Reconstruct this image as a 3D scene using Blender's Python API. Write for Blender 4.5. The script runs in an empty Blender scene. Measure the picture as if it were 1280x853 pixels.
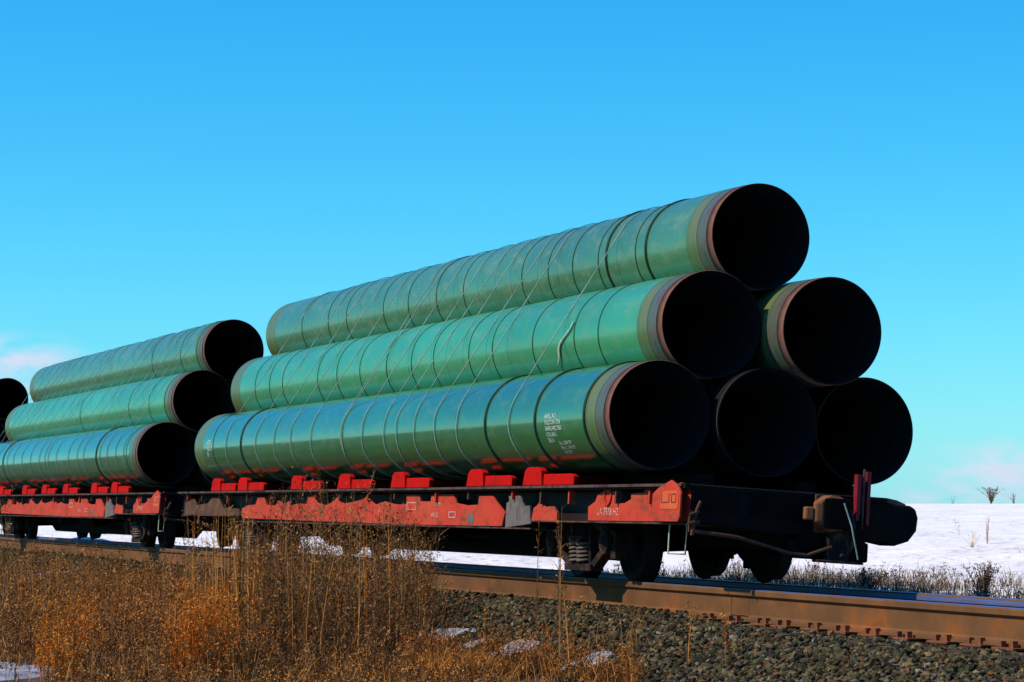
import bpy, bmesh, math, random
import numpy as np
from mathutils import Vector, Matrix
random.seed(7); RNG = np.random.default_rng(11)
R_ = math.radians
scene = bpy.context.scene
COL = scene.collection

# ------------------------------------------------------------------ materials
def nt_new(name):
    m = bpy.data.materials.new(name); m.use_nodes = True
    nt = m.node_tree; b = nt.nodes['Principled BSDF']
    return m, nt, b
def lnk(nt, a, b): nt.links.new(a, b)
def ramp(nt, stops):
    r = nt.nodes.new('ShaderNodeValToRGB'); e = r.color_ramp.elements
    e[0].position, e[0].color = stops[0][0], (*stops[0][1], 1)
    e[1].position, e[1].color = stops[-1][0], (*stops[-1][1], 1)
    for p, c in stops[1:-1]:
        k = e.new(p); k.color = (*c, 1)
    return r
def noise(nt, scale, detail=4, rough=.6, stretch=None, coord='Object'):
    tc = nt.nodes.new('ShaderNodeTexCoord'); n = nt.nodes.new('ShaderNodeTexNoise')
    n.inputs['Scale'].default_value = scale; n.inputs['Detail'].default_value = detail; n.inputs['Roughness'].default_value = rough
    src = tc.outputs[coord]
    if stretch:
        mp = nt.nodes.new('ShaderNodeMapping'); mp.inputs['Scale'].default_value = stretch
        lnk(nt, src, mp.inputs['Vector']); src = mp.outputs['Vector']
    lnk(nt, src, n.inputs['Vector'])
    return n
def mix(nt, a, b, f):
    m = nt.nodes.new('ShaderNodeMix'); m.data_type = 'RGBA'
    for s, v in ((m.inputs['A'], a), (m.inputs['B'], b)):
        if isinstance(v, tuple): s.default_value = (*v, 1)
        else: lnk(nt, v, s)
    if isinstance(f, float): m.inputs['Factor'].default_value = f
    else: lnk(nt, f, m.inputs['Factor'])
    return m.outputs['Result']
def bump(nt, b, n, strength, dist=.02):
    k = nt.nodes.new('ShaderNodeBump'); k.inputs['Strength'].default_value = strength; k.inputs['Distance'].default_value = dist
    lnk(nt, n.outputs['Fac'], k.inputs['Height']); lnk(nt, k.outputs['Normal'], b.inputs['Normal'])
def mat(name, stops, scale=6, rough=.6, metal=0, stretch=None, bmp=0, detail=5, spec=.18, bdist=.01):
    m, nt, b = nt_new(name)
    n = noise(nt, scale, detail, .65, stretch)
    r = ramp(nt, stops); lnk(nt, n.outputs['Fac'], r.inputs['Fac']); lnk(nt, r.outputs['Color'], b.inputs['Base Color'])
    b.inputs['Roughness'].default_value = rough; b.inputs['Metallic'].default_value = metal
    b.inputs['Specular IOR Level'].default_value = spec
    if bmp: bump(nt, b, n, bmp, bdist)
    return m
def pipe_paint(name, base, rough, dust, coat=.9):
    m, nt, b = nt_new(name)
    n1 = noise(nt, .9, 3, .6, (.35, 1, 1)); n2 = noise(nt, 7, 6, .7, (.5, 1, 1)); n3 = noise(nt, 30, 4, .7)
    r1 = ramp(nt, [(.3, tuple(c*.82 for c in base)), (.7, tuple(min(1, c*1.18) for c in base))])
    lnk(nt, n1.outputs['Fac'], r1.inputs['Fac'])
    r2 = ramp(nt, [(.5, (0, 0, 0)), (.78, (dust, dust, dust))]); lnk(nt, n2.outputs['Fac'], r2.inputs['Fac'])
    c = mix(nt, r1.outputs['Color'], (.24, .27, .17), r2.outputs['Color'])
    n4 = noise(nt, 3.2, 7, .75, (.25, 1.6, 1.6)); r4 = ramp(nt, [(.60, (0, 0, 0)), (.70, (.55, .55, .55))]); lnk(nt, n4.outputs['Fac'], r4.inputs['Fac'])
    c = mix(nt, c, (.10, .16, .085), r4.outputs['Color'])
    n5 = noise(nt, 5.5, 6, .8, (1.3, .5, .5)); r5 = ramp(nt, [(.665, (0, 0, 0)), (.72, (.6, .6, .6))]); lnk(nt, n5.outputs['Fac'], r5.inputs['Fac'])
    c = mix(nt, c, (.30, .29, .22), r5.outputs['Color'])
    lnk(nt, c, b.inputs['Base Color'])
    r3 = ramp(nt, [(.35, (rough,)*3), (.75, (rough+.16,)*3)]); lnk(nt, n2.outputs['Fac'], r3.inputs['Fac'])
    lnk(nt, r3.outputs['Color'], b.inputs['Roughness'])
    b.inputs['Specular IOR Level'].default_value = .55; b.inputs['Coat Weight'].default_value = coat; b.inputs['Coat Roughness'].default_value = .05; b.inputs['Coat IOR'].default_value = 1.6
    bump(nt, b, n3, .025, .004)
    return m
def attr_mat(name, rough=.85, spec=.3, transl=0.):
    m, nt, b = nt_new(name)
    a = nt.nodes.new('ShaderNodeAttribute'); a.attribute_name = 'Col'
    lnk(nt, a.outputs['Color'], b.inputs['Base Color'])
    b.inputs['Roughness'].default_value = rough; b.inputs['Specular IOR Level'].default_value = spec
    return m
M = {}
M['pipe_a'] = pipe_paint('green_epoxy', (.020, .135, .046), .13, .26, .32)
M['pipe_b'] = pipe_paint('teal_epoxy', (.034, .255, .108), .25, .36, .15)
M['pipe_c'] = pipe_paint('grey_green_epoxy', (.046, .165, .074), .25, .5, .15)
M['coat_edge'] = mat('coating_edge', [(.32, (.035, .13, .055)), (.5, (.085, .135, .050)), (.62, (.13, .14, .045)), (.75, (.035, .10, .045))], 3, .35, stretch=(3, .7, .7), detail=7)
M['bare'] = mat('bare_steel', [(.3, (.040, .085, .055)), (.48, (.085, .105, .080)), (.62, (.095, .075, .066)), (.75, (.05, .075, .045))], 3.5, .4, .1, detail=7, stretch=(2, 1, 1))
M['rim'] = mat('rusty_rim', [(.3, (.10, .045, .032)), (.5, (.205, .085, .058)), (.66, (.16, .095, .075)), (.8, (.08, .04, .03))], 6, .85, detail=7, bmp=.2)
M['bore'] = mat('shaded_mill_scale', [(.3, (.0035, .0033, .004)), (.75, (.009, .008, .008))], 2.5, .75, spec=.12, stretch=(.4, 1, 1))  # mill scale taken near black to carry the shade inside the pipes
M['rope'] = mat('black_rope', [(.35, (.003, .010, .006)), (.55, (.010, .035, .02)), (.72, (.03, .10, .055))], 3.5, .7)
M['strap'] = mat('steel_strap', [(.3, (.20, .27, .19)), (.65, (.46, .50, .41))], 3, .6)
M['white'] = mat('white_stencil', [(.36, (.12, .2, .16)), (.5, (.62, .66, .62)), (.8, (.75, .78, .75))], 24, .6)
M['whitered'] = mat('white_lettering', [(.36, (.42, .08, .05)), (.5, (.56, .34, .28)), (.7, (.62, .48, .42))], 30, .6)
def red_paint():
    m, nt, b = nt_new('red_paint')
    n1 = noise(nt, 1.3, 5, .65, (.8, 1, 1.4)); n2 = noise(nt, 5, 8, .8, (.7, 1, 1.8)); n3 = noise(nt, 16, 6, .8)
    r1 = ramp(nt, [(.25, (.33, .027, .013)), (.5, (.50, .045, .022)), (.75, (.44, .07, .03))]); lnk(nt, n1.outputs['Fac'], r1.inputs['Fac'])
    r2 = ramp(nt, [(.50, (0,)*3), (.63, (.85,)*3)]); lnk(nt, n2.outputs['Fac'], r2.inputs['Fac'])
    c = mix(nt, r1.outputs['Color'], (.13, .045, .028), r2.outputs['Color'])
    r3 = ramp(nt, [(.58, (0,)*3), (.66, (.85,)*3)]); lnk(nt, n3.outputs['Fac'], r3.inputs['Fac'])
    c = mix(nt, c, (.07, .032, .024), r3.outputs['Color'])
    lnk(nt, c, b.inputs['Base Color']); b.inputs['Roughness'].default_value = .75; b.inputs['Specular IOR Level'].default_value = .12
    bump(nt, b, n2, .25, .012)
    return m
M['red'] = red_paint()
M['orange'] = mat('orange_paint', [(.3, (.62, .10, .012)), (.7, (.56, .055, .02))], 5, .5)
M['chock'] = mat('chock_red', [(.30, (.10, .010, .007)), (.45, (.42, .003, .001)), (.6, (.46, .003, .001)), (.72, (.16, .012, .007))], 4, .85, spec=.08, detail=7)
M['greyplate'] = mat('grey_plate', [(.3, (.055, .045, .042)), (.55, (.15, .125, .115)), (.72, (.09, .055, .045))], 6, .8)
M['rust'] = mat('rusted_steel', [(.25, (.03, .015, .010)), (.5, (.085, .038, .022)), (.75, (.17, .075, .04))], 7, .85, bmp=.3)
M['ledge'] = mat('worn_edge', [(.35, (.015, .008, .007)), (.52, (.10, .055, .045)), (.66, (.03, .016, .014))], 2.5, .8, detail=7)
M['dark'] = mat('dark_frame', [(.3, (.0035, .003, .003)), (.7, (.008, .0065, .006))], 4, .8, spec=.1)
M['black'] = mat('shade_black', [(.3, (.0022, .002, .002)), (.7, (.006, .005, .005))], 4, .85, spec=.08)  # near-black colour stands in for deep shade under the cars
M['web'] = mat('shaded_red_web', [(.3, (.007, .004, .004)), (.6, (.018, .006, .005)), (.8, (.008, .006, .006))], 3, .7, spec=.2)  # web colour blackened to deepen the shadow below the deck
M['maroon'] = mat('maroon_paint', [(.3, (.13, .006, .014)), (.7, (.22, .010, .022))], 9, .45)
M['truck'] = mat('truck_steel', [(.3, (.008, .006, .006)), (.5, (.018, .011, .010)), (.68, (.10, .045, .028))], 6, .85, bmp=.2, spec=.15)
M['wheel'] = mat('wheel_steel', [(.3, (.004, .0035, .0035)), (.62, (.009, .007, .006)), (.8, (.05, .026, .017))], 5, .7, spec=.15)  # wheel and truck steel darkened to carry the shade under the cars
M['spring'] = mat('spring_steel', [(.3, (.08, .055, .045)), (.7, (.17, .12, .10))], 9, .6)
M['coupler'] = mat('coupler_cast', [(.3, (.09, .035, .018)), (.5, (.22, .080, .030)), (.7, (.15, .085, .055))], 6, .9, bmp=.4, spec=.08)
M['railrust'] = mat('rail_rust', [(.25, (.060, .034, .020)), (.42, (.115, .050, .018)), (.56, (.15, .065, .024)), (.66, (.23, .070, .014)), (.80, (.085, .042, .022))], 1.3, .85, stretch=(1.0, 1, 1.2), detail=6, bmp=.08)
M['polish'] = mat('sky_blue_steel', [(.3, (.09, .11, .26)), (.7, (.16, .19, .40))], 3, .4, .3, stretch=(.3, 4, 4))  # blue sky reflection put into the base colour of the steel
M['sleeper'] = mat('creosoted_wood', [(.3, (.022, .015, .011)), (.7, (.06, .042, .03))], 8, .9, stretch=(3, .4, 3), bmp=.4)
M['plate'] = mat('tie_plate', [(.3, (.12, .04, .02)), (.7, (.25, .085, .035))], 9, .85)
M['stone'] = attr_mat('ballast_stone', .95, .1)
M['weed'] = attr_mat('dry_stalk', 1., .04)
M['hose'] = mat('black_rubber', [(.3, (.01, .01, .011)), (.7, (.02, .02, .022))], 12, .5)

def ground_mat():
    m, nt, b = nt_new('brown_soil')
    n1 = noise(nt, 1.6, 8, .7); n2 = noise(nt, .35, 4, .6); n3 = noise(nt, 14, 6, .75)
    r1 = ramp(nt, [(.3, (.022, .013, .008)), (.5, (.06, .034, .017)), (.7, (.12, .07, .032))]); lnk(nt, n1.outputs['Fac'], r1.inputs['Fac'])
    r3 = ramp(nt, [(.4, (.6,)*3), (.65, (1.2,)*3)]); lnk(nt, n3.outputs['Fac'], r3.inputs['Fac'])
    mm = nt.nodes.new('ShaderNodeMix'); mm.data_type = 'RGBA'; mm.blend_type = 'MULTIPLY'; mm.inputs['Factor'].default_value = 1
    lnk(nt, r1.outputs['Color'], mm.inputs['A']); lnk(nt, r3.outputs['Color'], mm.inputs['B'])
    lnk(nt, mm.outputs['Result'], b.inputs['Base Color']); b.inputs['Roughness'].default_value = .95
    bump(nt, b, n1, .8, .06)
    return m
def snow_mat(name, straw=True):
    m, nt, b = nt_new(name)
    n1 = noise(nt, .5, 5, .6, (1, 1.4, 1)); n2 = noise(nt, 5, 6, .7); n3 = noise(nt, .16, 4, .6, (.5, 1.6, 1))
    r1 = ramp(nt, [(.3, (.74, .71, .67)), (.6, (.90, .865, .815))]); lnk(nt, n1.outputs['Fac'], r1.inputs['Fac'])
    out = r1.outputs['Color']
    if straw:
        r2 = ramp(nt, [(.50, (0,)*3), (.66, (.8,)*3)]); lnk(nt, n2.outputs['Fac'], r2.inputs['Fac'])
        r3 = ramp(nt, [(.40, (0,)*3), (.58, (1,)*3)]); lnk(nt, n3.outputs['Fac'], r3.inputs['Fac'])
        mm = nt.nodes.new('ShaderNodeMath'); mm.operation = 'MULTIPLY'
        lnk(nt, r2.outputs['Color'], mm.inputs[0]); lnk(nt, r3.outputs['Color'], mm.inputs[1])
        out = mix(nt, out, (.34, .25, .17), mm.outputs[0])
    lnk(nt, out, b.inputs['Base Color']); b.inputs['Roughness'].default_value = .8; b.inputs['Specular IOR Level'].default_value = .2
    bump(nt, b, n2, .5, .05)
    return m
M['soil'] = ground_mat(); M['snow'] = snow_mat('snow_with_straw'); M['snowpatch'] = mat('shaded_old_snow', [(.3, (.13, .11, .10)), (.48, (.30, .31, .35)), (.75, (.46, .48, .54))], 4, .9, bmp=.6, bdist=.04, spec=.1)  # patch snow is dirty, and dimmed blue-grey for the weeds' shade

# ------------------------------------------------------------------ mesh helpers
def tag(o, label=None, cat=None, group=None, kind=None):
    if label: o['label'] = label
    if cat: o['category'] = cat
    if group: o['group'] = group
    if kind: o['kind'] = kind
    return o
def empty(name, loc=(0, 0, 0), parent=None, rot=(0, 0, 0)):
    o = bpy.data.objects.new(name, None); COL.objects.link(o)
    o.empty_display_size = .2; o.location = loc; o.rotation_euler = rot; o.parent = parent
    return o
def link_mesh(name, me, m, parent=None, loc=(0, 0, 0)):
    if m is not None: me.materials.append(m)
    o = bpy.data.objects.new(name, me); COL.objects.link(o); o.parent = parent; o.location = loc
    return o
class MB:
    def __init__(s, f=None): s.v = []; s.f = []; s.fn = f; s.sm = []
    def add(s, vs, fs, smooth=False):
        n = len(s.v); s.v += [tuple(v) for v in vs]; s.f += [tuple(i+n for i in q) for q in fs]; s.sm += [smooth]*len(fs); return s
    def box(s, x0, x1, y0, y1, z0, z1):
        vs = [(x, y, z) for x in (x0, x1) for y in (y0, y1) for z in (z0, z1)]
        return s.add(vs, [(0, 1, 3, 2), (4, 6, 7, 5), (0, 4, 5, 1), (2, 3, 7, 6), (0, 2, 6, 4), (1, 5, 7, 3)])
    def prism_y(s, pts, y0, y1):       # polygon in x,z extruded along y (caps as n-gons)
        n = len(pts); vs = [(x, y0, z) for x, z in pts]+[(x, y1, z) for x, z in pts]
        return s.add(vs, [tuple(range(n)), tuple(range(2*n-1, n-1, -1))]+[(i, i+n, (i+1) % n+n, (i+1) % n) for i in range(n)])
    def prism_z(s, pts, z0, z1):
        n = len(pts); vs = [(x, y, z0) for x, y in pts]+[(x, y, z1) for x, y in pts]
        return s.add(vs, [tuple(range(n-1, -1, -1)), tuple(range(n, 2*n))]+[(i, (i+1) % n, (i+1) % n+n, i+n) for i in range(n)])
    def prism_x(s, pts, x0, x1):
        n = len(pts); vs = [(x0, y, z) for y, z in pts]+[(x1, y, z) for y, z in pts]
        return s.add(vs, [tuple(range(n)), tuple(range(2*n-1, n-1, -1))]+[(i, i+n, (i+1) % n+n, (i+1) % n) for i in range(n)])
    def tube(s, pts, r, n=8, smooth=True):
        pts = [Vector(p) for p in pts]; N = len(pts); rr = r if isinstance(r, (list, tuple)) else [r]*N
        vs = []; up = Vector((0, 0, 1))
        for i, p in enumerate(pts):
            d = (pts[min(i+1, N-1)]-pts[max(i-1, 0)]).normalized()
            a = d.cross(up)
            if a.length < .05: a = d.cross(Vector((1, 0, 0)))
            a.normalize(); b = a.cross(d).normalized()
            for k in range(n):
                t = 2*math.pi*k/n; vs.append(p+a*(math.cos(t)*rr[i])+b*(math.sin(t)*rr[i]))
        fs = [(i*n+k, i*n+(k+1) % n, (i+1)*n+(k+1) % n, (i+1)*n+k) for i in range(N-1) for k in range(n)]
        s.add(vs, fs, smooth); s.add([vs[k] for k in range(n)], [tuple(range(n-1, -1, -1))]); s.add([vs[(N-1)*n+k] for k in range(n)], [tuple(range(n))])
        return s
    def bar(s, a, b, w, y0, y1):        # slab in the x,z plane between two points
        ax, az = a; bx, bz = b; d = math.hypot(bx-ax, bz-az); nx, nz = -(bz-az)/d*w/2, (bx-ax)/d*w/2
        return s.prism_y([(ax+nx, az+nz), (bx+nx, bz+nz), (bx-nx, bz-nz), (ax-nx, az-nz)], y0, y1)
    def rev(s, prof, axis='x', n=64, close=False, smooth=True):   # prof: (axial, radius)
        vs = []
        for a, r in prof:
            for k in range(n):
                t = 2*math.pi*k/n; c, d = r*math.cos(t), r*math.sin(t)
                vs.append((a, c, d) if axis == 'x' else (c, a, d) if axis == 'y' else (c, d, a))
        m = len(prof); rng = range(m if close else m-1)
        return s.add(vs, [(i*n+k, i*n+(k+1) % n, ((i+1) % m)*n+(k+1) % n, ((i+1) % m)*n+k) for i in rng for k in range(n)], smooth)
    def disc(s, a, r, axis='y', n=32):
        vs = [((a, r*math.cos(t), r*math.sin(t)) if axis == 'x' else (r*math.cos(t), a, r*math.sin(t))) for t in [2*math.pi*k/n for k in range(n)]]
        return s.add(vs, [tuple(range(n))])
    def build(s, name, m, parent=None, loc=(0, 0, 0), bevel=0):
        vs = [s.fn(v) for v in s.v] if s.fn else s.v
        me = bpy.data.meshes.new(name); me.from_pydata(vs, [], s.f)
        me.polygons.foreach_set('use_smooth', s.sm); me.update()
        bm = bmesh.new(); bm.from_mesh(me)
        bmesh.ops.recalc_face_normals(bm, faces=bm.faces[:]); bm.to_mesh(me); bm.free()
        o = link_mesh(name, me, m, parent, loc)
        if bevel:
            k = o.modifiers.new('edge', 'BEVEL'); k.width = bevel; k.segments = 2; k.limit_method = 'ANGLE'; k.angle_limit = R_(40)
        return o
def np_mesh(name, V, F, m, col=None, smooth=False, parent=None):
    V = np.ascontiguousarray(V, np.float32); F = np.ascontiguousarray(F, np.int32); k = F.shape[1]
    me = bpy.data.meshes.new(name)
    me.vertices.add(len(V)); me.vertices.foreach_set('co', V.ravel())
    me.loops.add(F.size); me.loops.foreach_set('vertex_index', F.ravel())
    me.polygons.add(len(F)); me.polygons.foreach_set('loop_start', np.arange(0, F.size, k, dtype=np.int32))
    me.polygons.foreach_set('use_smooth', np.full(len(F), smooth))
    if col is not None:
        a = me.color_attributes.new('Col', 'FLOAT_COLOR', 'POINT')
        a.data.foreach_set('color', np.concatenate([col, np.ones((len(col), 1))], 1).astype(np.float32).ravel())
    me.update(calc_edges=True)
    return link_mesh(name, me, m, parent)
def vnoise(x, y, s, seed=0):            # smooth value noise, vectorised
    x = np.asarray(x, float)*s+seed*17.3; y = np.asarray(y, float)*s+seed*9.1
    xi = np.floor(x); yi = np.floor(y); fx = x-xi; fy = y-yi; fx = fx*fx*(3-2*fx); fy = fy*fy*(3-2*fy)
    h = lambda a, b: np.modf(np.abs(np.sin(a*127.1+b*311.7)*43758.5453))[0]
    return (h(xi, yi)*(1-fx)+h(xi+1, yi)*fx)*(1-fy)+(h(xi, yi+1)*(1-fx)+h(xi+1, yi+1)*fx)*fy-.5
def copy_tree(o, parent=None):
    c = o.copy(); COL.objects.link(c); c.parent = parent
    for ch in list(o.children): copy_tree(ch, c)
    return c

# ------------------------------------------------------------------ frame of the leaning load
CANT = .0665; CC, CS = math.cos(CANT), math.sin(CANT); PZ = 1.559
def lean(v): return (v[0], v[1]*CC+v[2]*CS, -v[1]*CS+v[2]*CC+PZ)
ROT = (-CANT, 0, 0)
RP = .5335; SP = 1.0677; DZ = .9268; LP = 17.875
YR1, YR2, ZR2 = -.87, .63, -.035        # rails
YT = -.12

# ------------------------------------------------------------------ ground
def smooth(a, b, t):
    t = np.clip((t-a)/(b-a), 0, 1); return t*t*(3-2*t)
def gz(x, y):
    x = np.asarray(x, float); y = np.asarray(y, float)
    near = -.312-.03*smooth(-.2, 1.0, x)*smooth(-1.22, -1.10, y)*smooth(-.7, -.85, y)-.46*smooth(-1.25, -2.75, y)
    n = near+np.where(y < -2.2, 1, 0)*(vnoise(x, y, .7, 1)*.10+vnoise(x, y, 2.1, 2)*.05)*smooth(-2.2, -3.2, y)
    far = -.31-.26*smooth(1.2, 2.8, y)
    return np.where(y < 0, n, far)
def snow_z(x, y):
    base = np.interp(y, [2.2, 3, 5, 9, 72, 90, 400, 2500], [-.75, -.46, -.36, -.30, .745, .72, -4, -30])
    k = smooth(2.5, 5, y)
    return base+k*(vnoise(x, y, .09, 6)*.55*smooth(80, 45, y)*smooth(5, 20, y)+vnoise(x, y, .16, 3)*.22*smooth(70, 30, y)+vnoise(x, y, .55, 4)*.22*smooth(60, 25, y)+vnoise(x, y, 1.5, 5)*.08*smooth(60, 30, y))+.22*np.exp(-((x+1)/2.6)**2-((y-6.0)/1.2)**2)
def axis_pts(segs):
    out = []
    for a, b, st in segs: out += list(np.arange(a, b, st))
    return np.array(out+[segs[-1][1]])
def grid(name, xs, ys, zf, m, smooth_=True):
    X, Y = np.meshgrid(xs, ys, indexing='ij'); V = np.stack([X, Y, zf(X, Y)], -1).reshape(-1, 3); ny = len(ys)
    i, j = np.meshgrid(np.arange(len(xs)-1), np.arange(ny-1), indexing='ij'); a = (i*ny+j).ravel()
    return np_mesh(name, V, np.stack([a, a+ny, a+ny+1, a+1], 1), m, smooth=smooth_)
xs = axis_pts([(-2500, -300, 200), (-300, -80, 10), (-80, -45, 1), (-45, 18, .3), (18, 60, 2), (60, 2500, 200)])
g = grid('ground', xs, axis_pts([(-2500, -200, 200), (-200, -40, 10), (-40, -14, 1), (-14, 3.2, .22)]), gz, M['soil']); tag(g, kind='structure')
s = grid('snow_field', axis_pts([(-2500, -300, 100), (-300, -100, 6), (-100, 60, .8), (60, 300, 10), (300, 2500, 150)]),
         axis_pts([(2.2, 14, .3), (14, 100, 1.5), (100, 400, 20), (400, 2500, 300)]), snow_z, M['snow']); tag(s, kind='structure')

# ------------------------------------------------------------------ camera data (used for where things can be seen)
CAM = np.array([25.5691, -11.3708, .7814]); YAW = R_(18.978); PIT = R_(3.234); FPX = 3590.7
FW2 = np.array([-math.cos(YAW), math.sin(YAW)]); RT2 = np.array([math.sin(YAW), math.cos(YAW)])
def at(px, w):                          # ground point w metres ahead, in the direction of column px
    u = (px-640)/FPX*w
    return CAM[:2]+FW2*w+RT2*u

# ------------------------------------------------------------------ rails, sleepers, ballast
def rail(name, yc, zt, lab):
    H = .28
    prof = [(-.034, 0), (.034, 0), (.040, -.010), (.040, -.050), (.030, -.060), (.011, -.074), (.010, -.225), (.03, -.242), (.085, -.258), (.085, -H), (-.085, -H), (-.085, -.258), (-.03, -.242), (-.010, -.225), (-.011, -.074), (-.030, -.060), (-.040, -.050), (-.040, -.010)]
    o = MB().prism_x([(y, z) for y, z in prof], -160, 45).build(name, M['railrust'], loc=(0, yc, zt))
    tag(o, lab, 'rail', 'rails of the track')
    MB().prism_x([(-.0345, .001), (.0345, .001), (.0345, .004), (-.0345, .004)], -160, 45).build('running_surface', M['polish'], o)
    return o
r1 = rail('rail', YR1, 0, 'rusty orange rail in front of the flatcar wheels, beside the grey ballast')
r2 = rail('rail', YR2, ZR2, 'bluish worn rail beyond the wheels, on the side of the snow field')
MB().prism_x([(-.0415, -.012), (-.0432, -.012), (-.0415, -.056), (-.0395, -.056)], -160, 45).build('gauge_face', M['polish'], r2)
sl = empty('railway_sleeper')
MB().box(-.125, .125, -1.30, 1.30, -.20, 0).build('timber', M['sleeper'], sl, bevel=.012)
for yy in (YR1-YT, YR2-YT):
    pl = MB().box(-.17, .17, yy-.155, yy+.155, .003, .018).build('tie_plate', M['plate'], sl)
    mb = MB()
    for sx in (-.09, .09):
        for sy in (-.105, .105): mb.box(sx-.018, sx+.018, yy+sy-.018, yy+sy+.024, .017, .056+random.uniform(0, .02))
    mb.build('spike', M['plate'], pl)
N = 26
for i in range(N):
    o = sl if i == 0 else copy_tree(sl)
    o.location = (9.6-i*.58+random.uniform(-.10, .10), YT+random.uniform(-.03, .03), -.298); o.rotation_euler.z = random.uniform(-.015, .015)
    tag(o, 'dark timber sleeper sunk in ballast under the rusty rail', 'sleeper', 'sleepers under the track')
# ballast
t = (1+5**.5)/2
ICO = np.array([(-1, t, 0), (1, t, 0), (-1, -t, 0), (1, -t, 0), (0, -1, t), (0, 1, t), (0, -1, -t), (0, 1, -t), (t, 0, -1), (t, 0, 1), (-t, 0, -1), (-t, 0, 1)])/math.hypot(1, t)
ICF = np.array([(0, 11, 5), (0, 5, 1), (0, 1, 7), (0, 7, 10), (0, 10, 11), (1, 5, 9), (5, 11, 4), (11, 10, 2), (10, 7, 6), (7, 1, 8), (3, 9, 4), (3, 4, 2), (3, 2, 6), (3, 6, 8), (3, 8, 9), (4, 9, 5), (2, 4, 11), (6, 2, 10), (8, 6, 7), (9, 8, 1)])
def stones(name, x, y, size, lab):
    n = len(x); z = gz(x, y)
    V = ICO[None]*(1+RNG.uniform(-.42, .42, (n, 12, 1)))
    V = V*(RNG.uniform(.6, 1.25, (n, 1, 3)))*size[:, None, None]
    a = RNG.uniform(0, 6.28, n); b = RNG.uniform(0, 6.28, n); ca, sa, cb, sb = np.cos(a), np.sin(a), np.cos(b), np.sin(b)
    vx, vy, vz = V[..., 0], V[..., 1], V[..., 2]
    vy, vz = vy*cb[:, None]-vz*sb[:, None], vy*sb[:, None]+vz*cb[:, None]
    vx, vy = vx*ca[:, None]-vy*sa[:, None], vx*sa[:, None]+vy*ca[:, None]
    V = np.stack([vx+x[:, None], vy+y[:, None], vz*.85+(z+size*RNG.uniform(.0, .7, n)+np.where((y > -1.10)&(y < -.93)&(x < 1.2), RNG.uniform(0, .05, n), 0))[:, None]], -1).reshape(-1, 3)
    pal = np.array([(.080, .068, .032), (.125, .098, .048), (.045, .038, .020), (.19, .13, .055), (.16, .072, .026), (.022, .019, .014), (.13, .105, .07), (.062, .066, .030), (.24, .20, .14)])
    w = np.array([.2, .16, .16, .12, .09, .1, .07, .08, .02])
    c = pal[RNG.choice(len(pal), n, p=w/w.sum())]*RNG.uniform(.38, 1.05, (n, 1))
    F = (ICF[None]+(np.arange(n)*12)[:, None, None]).reshape(-1, 3)
    o = np_mesh(name, V, F, M['stone'], np.repeat(c, 12, 0))
    return tag(o, lab, 'ballast', kind='stuff')
def sc(n, x0, x1, y0, y1): return RNG.uniform(x0, x1, n), RNG.uniform(y0, y1, n)
bx = []; by = []; bs = []
for n, x0, x1, y0, y1, s0, s1 in ((27000, -7, 13, -2.75, -.93, .013, .034), (600, -7, 1.5, -1.08, -.93, .016, .036), (420, 1.0, 9, -1.07, -.92, .014, .032), (11500, -30, -7, -2.75, -.93, .020, .044), (5000, -60, -30, -2.8, -.93, .035, .06), (4200, -14, 13, -.8, 1.9, .022, .045), (1500, -40, -14, -.8, 1.9, .03, .055)):
    x, y = sc(n, x0, x1, y0, y1)
    # sparser on the sleepers and towards the toe
    keep = RNG.uniform(0, 1, n) < np.interp(y, [-2.8, -2.2, -1.6], [.35, .9, 1])
    keep &= (y < -1.16)|(x < 1.0)|(y > -.9)|(RNG.uniform(0, 1, len(x)) < .30)
    for a_, b_, e_ in ((543, 30.4, .5), (592, 29.2, .2), (645, 28.0, .36), (738, 26.0, .32)):
        c_ = at(a_, b_); keep &= (np.hypot(x-c_[0], (y-c_[1])*1.9) > e_)|(RNG.uniform(0, 1, len(x)) < .16)
    x, y = x[keep], y[keep]
    bx.append(x); by.append(y); bs.append(RNG.uniform(s0, s1, len(x)))
stones('track_ballast', np.concatenate(bx), np.concatenate(by), np.concatenate(bs), 'grey green crushed stone ballast sloping down from the rusty rail')

# ------------------------------------------------------------------ pipes
TH = .022
def text_mesh(txt, size, name, spacing=1.0):
    cu = bpy.data.curves.new(name, 'FONT'); cu.body = txt; cu.size = size; cu.space_line = spacing; cu.resolution_u = 2
    ob = bpy.data.objects.new(name, cu); COL.objects.link(ob)
    bpy.context.view_layer.update()
    me = bpy.data.meshes.new_from_object(ob.evaluated_get(bpy.context.evaluated_depsgraph_get()))
    bpy.data.objects.remove(ob); bpy.data.curves.remove(cu)
    bm = bmesh.new(); bm.from_mesh(me); bmesh.ops.triangulate(bm, faces=bm.faces[:]); bmesh.ops.subdivide_edges(bm, edges=[e for e in bm.edges if e.calc_length() > size*.45], cuts=2); bm.to_mesh(me); bm.free()
    me.name = name; me.materials.clear()
    return me
def stencil(parent, txt, size, x0, ang0, m, r=RP+.004, rot90=False, flip=False):
    # wraps writing round the camera-facing (-y) side of a pipe; ang0 in degrees above the equator
    me = text_mesh(txt, size, 'stencil', .92)
    for v in me.vertices:
        u, w = v.co.x, v.co.y
        if rot90: u, w = -w, u
        a = R_(ang0)+w/r
        v.co = (x0+u, -r*math.cos(a), r*math.sin(a))
    return link_mesh('stencil', me, m, parent)
def ring(parent, x, w, h, name='rope_ring'):
    o = MB().rev([(-w/2, RP-.004), (-w/2, RP+h*.6), (-w*.25, RP+h), (w*.25, RP+h), (w/2, RP+h*.6), (w/2, RP-.004)], 'x', 72).build(name, M['rope'], parent, (x, 0, 0))
    o.rotation_euler = (0, random.uniform(-.012, .012), random.uniform(-.02, .02))
    return o
_cache = {}
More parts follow.
